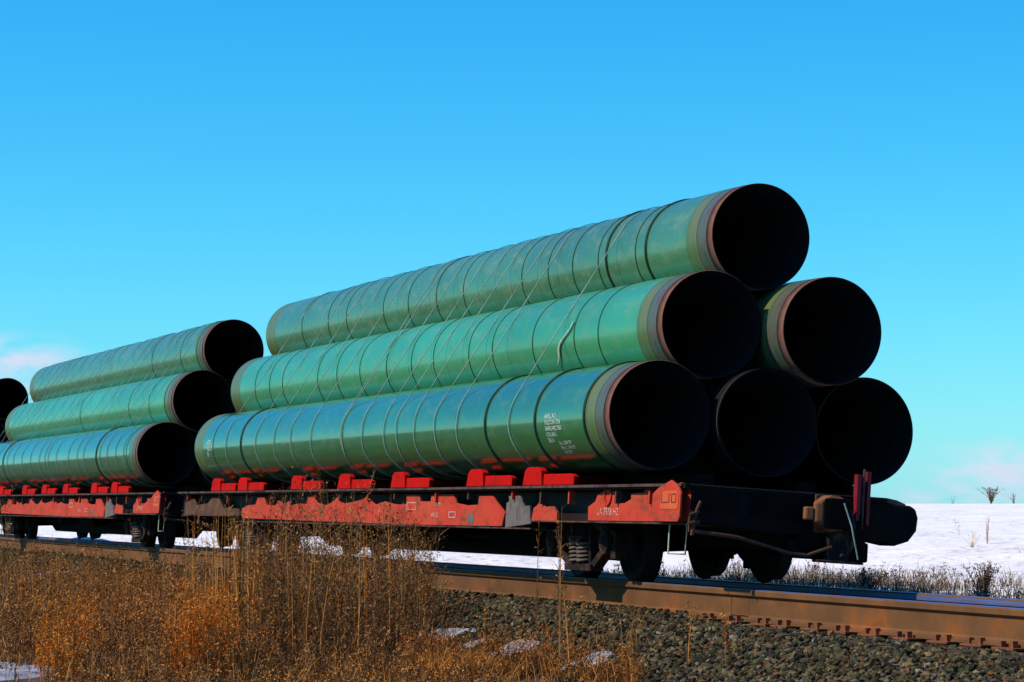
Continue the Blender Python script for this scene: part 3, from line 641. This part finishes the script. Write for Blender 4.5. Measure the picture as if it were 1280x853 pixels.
def forb(v, root, h, pal, stems=3, twig=26, lean_=.16, tw=1.0, lw=.0035, bit=.009, lo=.2, nb=1.6):
    # bushy weeds: roots (n,3), heights (n)
    n = len(root); r = np.repeat(root, stems, 0)+RNG.normal(0, .03, (n*stems, 3))*np.array([1, 1, 0]); hh = np.repeat(h, stems)*RNG.uniform(.75, 1.05, n*stems)
    P = v.blades(r, hh, np.abs(RNG.normal(0, lean_, n*stems)), np.full(n*stems, lw*1.25), pick(pal, n*stems), .04)
    m = n*stems*twig; i = np.repeat(np.arange(n*stems), twig); f = RNG.uniform(lo, 1, m)
    a = P[i]; k = np.clip(f*3, 0, 2.999); j = k.astype(int); q = (k-j)[:, None]
    b = a[np.arange(m), j]*(1-q)+a[np.arange(m), j+1]*q
    d = rdir(m)*RNG.uniform(.4, 1, (m, 1))+np.array([0, 0, 1])*RNG.uniform(.1, .9, (m, 1))
    L = hh[i]*.22*tw*(1.15-f*.75)*RNG.uniform(.5, 1.2, m)
    T = v.twigs(b, d, L, np.full(m, lw*.62), pick(pal, m))
    nb_ = int(m*nb); k2 = RNG.integers(0, m, nb_); ff = RNG.uniform(.3, 1, (nb_, 1))
    v.bits(T[k2, 0]*(1-ff)+T[k2, 2]*ff+RNG.normal(0, .008, (nb_, 3)), RNG.uniform(.5, 1.3, nb_)*bit, pick(pal, nb_))
def roots(n, px0, px1, w0, w1, dens=None):
    out = []
    while sum(map(len, out)) < n:
        k = n*3; px = RNG.uniform(px0, px1, k); w = np.sqrt(RNG.uniform(w0**2, w1**2, k))
        u = (px-640)/FPX*w; x = CAM[0]+FW2[0]*w+RT2[0]*u; y = CAM[1]+FW2[1]*w+RT2[1]*u
        ok = (y < np.where(w > 31, -1.75, -2.45))&(y > -60)
        if dens is not None: ok &= RNG.uniform(0, 1, k) < dens(px, w, x, y)
        out.append(np.stack([x, y, gz(x, y)-.02], -1)[ok])
    return np.concatenate(out)[:n]
def patchy(seed, s=.8, t0=-.1, t1=.2):
    return lambda px, w, x, y: smooth(t0, t1, vnoise(x, y, s, seed))
def corner(px, w):
    k = 1-((px < 75)&(w < 27.4))*.93
    for a, b in ((543, 30.4), (592, 29.2), (645, 28.0), (738, 26.0)): k = k*(1-(np.hypot((px-a)/FPX*w*1.6, w-b+1.2) < 1.5)*.92)
    return k
V1 = Veg()
def hfun(r, lo, hi): return RNG.uniform(lo, hi, len(r))
# low matted growth everywhere at the left
r = roots(1250, -160, 620, 23.5, 60, lambda px, w, x, y: np.interp(px, [300, 520, 620], [1, .8, .35])*corner(px, w))
forb(V1, r, hfun(r, .26, .60), np.concatenate([BRWN, GREY]), 3, 17, .30, 1.5, .0035, .011)
r = roots(620, -160, 540, 24, 45, lambda px, w, x, y: patchy(5)(px, w, x, y)*corner(px, w))
forb(V1, r, hfun(r, .45, .85), BRWN, 2, 26, .22, 1.2, .0035, .011)
r = roots(420, 20, 340, 24.2, 40, lambda px, w, x, y: patchy(8, .9, .0, .25)(px, w, x, y)*corner(px, w))
forb(V1, r, hfun(r, .35, .68), np.concatenate([GOLD, ORNG[:1], BRWN[2:4]]), 3, 22, .2, 1.1, .0035, .011)
r = roots(170, 300, 550, 25.5, 33, lambda px, w, x, y: np.interp(px, [300, 340, 480, 540], [.5, 1, 1, .35]))
forb(V1, r, hfun(r, .75, 1.42), np.concatenate([BRWN[:3], GREY, BRWN[1:2]]), 3, 46, .16, 1.0, .0034, .011, .12)
r = roots(60, -40, 240, 27, 42)
forb(V1, r, hfun(r, .7, 1.05), np.concatenate([BRWN, GREY[:3]]), 3, 34, .2, 1.0, .0034, .011, .12)
r = roots(95, 228, 292, 24.0, 27.2)
forb(V1, r, hfun(r, .5, .95), np.concatenate([ORNG, ORNG, GOLD]), 3, 30, .14, .9, .0035, .010)
r = roots(55, 55, 118, 24.0, 28.5)
forb(V1, r, hfun(r, .4, .75), np.concatenate([ORNG, GOLD]), 3, 30, .14, .9, .0035, .010)
# grass blades between
r = roots(9000, -160, 640, 23.5, 48, lambda px, w, x, y: np.interp(px, [300, 560, 640], [1, .9, .4])*corner(px, w))
k = vnoise(r[:, 0], r[:, 1], .6, 9)
V1.blades(r, RNG.uniform(.15, .55, len(r)), RNG.uniform(.05, .5, len(r)), np.full(len(r), .0034), np.where(k[:, None] > .05, pick(GOLD, len(r)), pick(BRWN, len(r))))
# lower growth in the ditch towards the right
r = roots(480, 520, 930, 24.0, 28.5, lambda px, w, x, y: patchy(3, 1.3, -.15, .2)(px, w, x, y)*np.interp(px, [520, 640, 760, 900], [1, .8, .7, .5])*corner(px, w))
forb(V1, r, hfun(r, .16, .46), np.concatenate([BRWN, BRWN, GREY, ORNG, GOLD]), 3, 17, .3, 1.4, .003, .009)
r = roots(2600, 520, 980, 24.0, 28.5, lambda px, w, x, y: patchy(6, 1.3, -.1, .2)(px, w, x, y)*np.interp(px, [520, 700, 800, 980], [1, .9, .7, .3])*corner(px, w))
V1.blades(r, RNG.uniform(.12, .42, len(r)), RNG.uniform(.1, .8, len(r)), np.full(len(r), .003), pick(np.concatenate([GOLD, ORNG[2:]]), len(r)))
r = roots(900, -60, 640, 22.8, 27.0, lambda px, w, x, y: corner(px, w))
forb(V1, r, hfun(r, .10, .30), np.concatenate([BRWN, GOLD, GREY]), 3, 14, .45, 1.8, .003, .010, .0)
r = roots(150, 225, 520, 25.2, 31)
V1.blades(r, RNG.uniform(1.0, 1.78, len(r)), np.abs(RNG.normal(0, .07, len(r))), np.full(len(r), .0042), pick(np.concatenate([GOLD, BRWN[2:4]]), len(r)), .08)
r = roots(40, 235, 500, 26, 31)
forb(V1, r, hfun(r, 1.2, 1.72), np.concatenate([BRWN[2:4], GOLD[:2], GREY]), 2, 34, .10, .62, .0034, .010, .3, 1.4)
r = roots(70, -30, 235, 26, 40)
forb(V1, r, hfun(r, .8, 1.25), np.concatenate([BRWN, GOLD[:2]]), 2, 28, .16, .8, .0036, .010, .2)
for px_, w_, e_ in ((543, 30.4, .6), (645, 28.0, .45), (738, 26.0, .4)):
    c_ = at(px_, w_); n = 26; x = c_[0]+RNG.normal(0, e_, n); y = c_[1]+RNG.normal(0, e_*.5, n); r = np.stack([x, y, gz(x, y)], -1)
    V1.blades(r, RNG.uniform(.12, .4, n), RNG.uniform(.2, .9, n), np.full(n, .003), pick(np.concatenate([GOLD, BRWN]), n))
o = V1.build('dry_grass'); tag(o, 'tangled brown and golden dry grass and weeds below the track', 'grass', kind='stuff')

# single weeds one can point to
def weed(px, w, h, pal, lab, stems=2, twig=34, lean_=.08, tw=.8, lo=.2, group='tall dry weeds beside the track', name='dry_weed', bit=.010, nb=1.6, lw=.0042):
    c = at(px, w); z = float(gz(c[0], c[1]) if c[1] < 2.2 else snow_z(c[0], c[1]))
    e = empty(name, (c[0], c[1], z)); tag(e, lab, 'weed', group)
    v = Veg(); rt = np.zeros((stems, 3))+RNG.normal(0, .025, (stems, 3))*np.array([1, 1, 0]); hh = h*RNG.uniform(.85, 1, stems)
    P = v.blades(rt, hh, np.abs(RNG.normal(0, lean_, stems)), np.full(stems, lw*1.3), pick(pal, stems), .02); v.build('stem', e)
    t_ = Veg(); m = stems*twig; i = np.repeat(np.arange(stems), twig); f = RNG.uniform(lo, 1, m); k = np.clip(f*3, 0, 2.999); j = k.astype(int); q = (k-j)[:, None]
    b = P[i, j]*(1-q)+P[i, j+1]*q
    d = rdir(m)*RNG.uniform(.35, .9, (m, 1))+np.array([0, 0, 1])*RNG.uniform(.2, 1, (m, 1))
    L = h*.2*tw*(1.15-f*.8)*RNG.uniform(.4, 1.2, m)
    T = t_.twigs(b, d, L, np.full(m, lw*.6), pick(pal, m))
    nb_ = int(m*nb); k2 = RNG.integers(0, m, nb_); ff = RNG.uniform(.3, 1, (nb_, 1))
    t_.bits(T[k2, 0]*(1-ff)+T[k2, 2]*ff+RNG.normal(0, .01, (nb_, 3)), RNG.uniform(.5, 1.4, nb_)*bit, pick(pal, nb_)); t_.build('twigs', e)
    return e
DK = np.concatenate([GREY, BRWN[1:3]])
weed(300, 25.6, 1.58, GOLD, 'tallest golden reed clump, standing straight at the left in front of the flatcar', 14, 14, .055, .40, .3, lw=.0065)
weed(318, 26.2, 1.25, GOLD, 'golden reeds right beside the tallest reed clump', 9, 12, .10, .45, .3, lw=.006)
weed(270, 26.0, 1.62, np.concatenate([GOLD, BRWN[2:4]]), 'thin pale stalks just left of the tallest golden reed clump', 4, 20, .06, .45)
for px, w, h in ((345, 27.5, 1.34), (362, 26.2, 1.22), (384, 28.5, 1.40), (402, 27.0, 1.30), (421, 28.0, 1.42), (440, 26.8, 1.25), (452, 28.4, 1.40), (470, 27.4, 1.28), (488, 28.6, 1.30), (505, 27.6, 1.12), (520, 28.2, 1.02), (372, 30.0, 1.5), (408, 31, 1.55), (436, 30.2, 1.5), (330, 30.5, 1.45)):
    weed(px, w, h*1.24 if px < 500 else h*1.1, DK, 'dark bushy weed in the thicket in front of the long red side panel', 3, 64, .13, .95, .15)
weed(698, 25.7, 1.72, np.concatenate([BRWN[1:3], GREY[:1]]), 'tall thin bare weed crossing the grey panel left of the truck springs', 2, 30, .045, .62, .2, lw=.006)
weed(712, 25.4, .85, GOLD, 'golden low weed at the foot of the tall thin weed', 5, 20, .25, .7, .15)
weed(672, 26.3, 1.46, np.concatenate([GREY, BRWN[2:3]]), 'crooked grey weed just left of the tall thin weed', 1, 22, .10, .5, .35)
weed(604, 27.0, .60, np.concatenate([ORNG[:1], BRWN]), 'reddish brown twiggy weed between the snow patches in the ditch', 5, 26, .3, .8, .15)
weed(562, 27.6, .72, BRWN, 'brown branching weed behind the biggest snow patch', 4, 26, .25, .8, .15)
weed(860, 24.2, .62, GOLD, 'slender golden weed in front of the ballast below the car corner', 2, 12, .12, .6, .3)
weed(912, 23.6, .55, GOLD, 'slender golden weed rightmost on the ballast slope', 2, 10, .18, .6, .3)
weed(780, 24.4, .70, np.concatenate([GOLD, BRWN[2:3]]), 'leaning straw weed below the wheel nearest the car end', 4, 12, .32, .6, .2)
weed(240, 27.5, 1.25, DK, 'dark thin weed beside the gap between the two flatcars', 2, 34, .1, .7, .2)
weed(196, 27.5, 1.10, DK, 'dark weed in front of the second flatcar truck', 3, 36, .14, .8, .2)
weed(10, 28.0, 1.78, np.concatenate([BRWN, GREY]), 'tall brown weed at the left edge in front of the second flatcar', 3, 36, .12, .8, .2)
weed(160, 27.0, .88, np.concatenate([BRWN, GOLD]), 'brown weed in front of the shaded rail at the left', 3, 30, .2, .9, .15)
# on the snow beyond
SN = np.array([(.20, .13, .12), (.28, .17, .13), (.15, .11, .12)])
weed(1238, 172, 1.0, SN, 'faint reddish brown bush on the snowy skyline at the right', 34, 20, .75, .8, .1, 'weeds on the snow', 'bare_shrub', .03, lw=.012)
weed(1266, 172, .7, SN, 'sparse stalks on the skyline right of the reddish bush', 14, 10, .8, .8, .1, 'weeds on the snow', lw=.009)
weed(1190, 172, .5, SN, 'short thin stalks on the skyline left of the reddish bush', 4, 8, .6, .9, .1, 'weeds on the snow', lw=.007)
weed(1232, 62, .62, np.array([(.60, .42, .33), (.66, .48, .36)]), 'pinkish straw weed standing alone on the snow slope', 5, 18, .2, .6, .1, 'weeds on the snow', lw=.007)
weed(1197, 66, .45, np.array([(.34, .31, .31), (.42, .38, .37)]), 'small dark weed left of the pinkish weed on the snow', 2, 14, .2, .8, .3, 'weeds on the snow', lw=.006)
weed(1214, 56, .42, np.array([(.62, .50, .38), (.66, .55, .4)]), 'pale straw tuft below the pinkish weed on the snow', 8, 8, .35, .6, .1, 'weeds on the snow', lw=.006)
weed(1228, 33.5, .46, np.array([(.045, .034, .026), (.08, .055, .04), (.14, .06, .035)]), 'dark dense bush just behind the rail at the right', 22, 34, .42, .9, .05, 'weeds on the snow', 'bare_shrub', .010, lw=.005)
weed(1080, 35, .36, np.array([(.05, .042, .036), (.09, .07, .055)]), 'dark low brush behind the rail below the rounded car end', 22, 30, .7, .9, .05, 'weeds on the snow', 'bare_shrub', .010, lw=.005)
# dark frosted grass along the far side of the track
V2 = Veg()
n = 36000; x = RNG.uniform(-16, 13, n); y = 2.9+RNG.gamma(2.0, .75, n)*np.where(x > 3.4, .9, 1.0)
keep = RNG.uniform(0, 1, n) < (.5+1.0*smooth(-.25, .2, vnoise(x, y, .7, 12)))
x, y = x[keep], y[keep]; r = np.stack([x, y, snow_z(x, y)-.02], -1)
FR = np.array([(.075, .060, .045), (.11, .088, .065), (.04, .034, .028), (.38, .34, .30), (.13, .10, .07), (.20, .15, .10), (.55, .50, .45)])
V2.blades(r, RNG.uniform(.08, .32, len(r))*RNG.uniform(.6, 1.1, len(r)), RNG.uniform(.1, .7, len(r)), np.full(len(r), .005), pick(FR, len(r)))
r = roots  # keep helper alive
x = RNG.uniform(-14, 12, 420); y = 3.0+RNG.gamma(2.0, .55, 420); rr = np.stack([x, y, snow_z(x, y)-.02], -1)
forb(V2, rr, RNG.uniform(.2, .42, 420), FR, 2, 14, .25, 1.3, .005, .012)
n = 16000; x = RNG.uniform(-20, 16, n); y = 4.5+RNG.gamma(2.0, 4.5, n); keep = RNG.uniform(0, 1, n) < smooth(.02, .28, vnoise(x, y, .28, 21)+.4*vnoise(x, y, 1.1, 22)); x, y = x[keep], y[keep]
r2_ = np.stack([x, y, snow_z(x, y)-.01], -1)
V2.blades(r2_, RNG.uniform(.04, .16, len(x)), RNG.uniform(.3, 1.2, len(x)), np.full(len(x), .006), pick(np.array([(.34, .25, .16), (.24, .18, .13), (.16, .13, .11), (.42, .32, .2)]), len(x)))
o = V2.build('frosted_grass'); tag(o, 'dark frosty grass strip on the snow just beyond the track', 'grass', kind='stuff')

# ------------------------------------------------------------------ light, sky, camera
SUN_EL = R_(44); sd = Vector((-.17, -.98, 0)).normalized()
sun_dir = Vector((sd.x*math.cos(SUN_EL), sd.y*math.cos(SUN_EL), math.sin(SUN_EL)))
L = bpy.data.lights.new('sun', 'SUN'); L.energy = 4.9; L.angle = R_(.5); L.color = (1, .88, .70)
lo = bpy.data.objects.new('sun', L); COL.objects.link(lo); lo.rotation_euler = sun_dir.to_track_quat('Z', 'Y').to_euler(); lo.location = (0, -20, 30)
w = bpy.data.worlds.new('World'); scene.world = w; w.use_nodes = True
nt = w.node_tree; bg = nt.nodes['Background']
sky = nt.nodes.new('ShaderNodeTexSky'); sky.sky_type = 'NISHITA'; sky.sun_disc = False
sky.sun_elevation = SUN_EL; sky.sun_rotation = math.atan2(sun_dir.x, sun_dir.y)
sky.altitude = 600; sky.air_density = 1.0; sky.dust_density = .3; sky.ozone_density = 1.0
sep = nt.nodes.new('ShaderNodeSeparateColor'); cmb = nt.nodes.new('ShaderNodeCombineColor'); lnk(nt, sky.outputs['Color'], sep.inputs['Color'])
def mth(op, a, b):
    k = nt.nodes.new('ShaderNodeMath'); k.operation = op
    for q, v in enumerate((a, b)):
        if isinstance(v, float): k.inputs[q].default_value = v
        else: lnk(nt, v, k.inputs[q])
    return k.outputs[0]
# a deep, clear winter blue: channel response of the sky as the photograph was developed
for ch, gain, pw in (('Red', 7.2, 2.15), ('Green', 13.1, 1.18), ('Blue', 13.0, .55)):
    lnk(nt, mth('MINIMUM', mth('MULTIPLY', mth('POWER', mth('MULTIPLY', sep.outputs[ch], .1), pw), gain), 14.), cmb.inputs[ch])
tc = nt.nodes.new('ShaderNodeTexCoord')
def cloud(px, py, rad, strength, prev):
    v = Vector((FW2[0]+RT2[0]*(px-640)/FPX, FW2[1]+RT2[1]*(px-640)/FPX, (629.4-py)/FPX)).normalized()
    d = nt.nodes.new('ShaderNodeVectorMath'); d.operation = 'SUBTRACT'; d.inputs[1].default_value = v; lnk(nt, tc.outputs['Generated'], d.inputs[0])
    m_ = nt.nodes.new('ShaderNodeMapping'); m_.inputs['Scale'].default_value = (1, 1, 2.4); lnk(nt, d.outputs['Vector'], m_.inputs['Vector'])
    ln = nt.nodes.new('ShaderNodeVectorMath'); ln.operation = 'LENGTH'; lnk(nt, m_.outputs['Vector'], ln.inputs[0])
    mr = nt.nodes.new('ShaderNodeMapRange'); mr.inputs['From Min'].default_value = rad; mr.inputs['From Max'].default_value = rad*.15; mr.inputs['To Min'].default_value = 0; mr.inputs['To Max'].default_value = strength
    mr.interpolation_type = 'SMOOTHSTEP'
    lnk(nt, ln.outputs['Value'], mr.inputs['Value'])
    nz = nt.nodes.new('ShaderNodeTexNoise'); nz.inputs['Scale'].default_value = 60; nz.inputs['Detail'].default_value = 5
    mp = nt.nodes.new('ShaderNodeMapping'); mp.inputs['Scale'].default_value = (1, 1, 2.5); lnk(nt, tc.outputs['Generated'], mp.inputs['Vector']); lnk(nt, mp.outputs['Vector'], nz.inputs['Vector'])
    rp = ramp(nt, [(.35, (0,)*3), (.62, (1,)*3)]); lnk(nt, nz.outputs['Fac'], rp.inputs['Fac'])
    mu = nt.nodes.new('ShaderNodeMath'); mu.operation = 'MULTIPLY'; lnk(nt, mr.outputs['Result'], mu.inputs[0]); lnk(nt, rp.outputs['Color'], mu.inputs[1])
    return mix(nt, prev, (7.0, 7.5, 9.2), mu.outputs[0])
out = cmb.outputs['Color']
out = cloud(10, 460, .036, .95, out); out = cloud(1255, 592, .036, .85, out); out = cloud(1170, 622, .02, .5, out)
lnk(nt, out, bg.inputs['Color']); bg.inputs['Strength'].default_value = .10
cam = bpy.data.cameras.new('camera'); co = bpy.data.objects.new('camera', cam); COL.objects.link(co); scene.camera = co
cam.sensor_width = 36; cam.lens = 36*FPX/1280; cam.clip_start = .1; cam.clip_end = 6000
fwd = Vector((-math.cos(PIT)*math.cos(YAW), math.cos(PIT)*math.sin(YAW), math.sin(PIT)))
co.location = CAM; co.rotation_euler = fwd.to_track_quat('-Z', 'Y').to_euler()
vs_ = scene.view_settings; vs_.view_transform = 'Standard'; vs_.look = 'None'; vs_.exposure = 0.0; vs_.gamma = 1; vs_.use_curve_mapping = False
scene.render.resolution_x, scene.render.resolution_y = 1024, 682
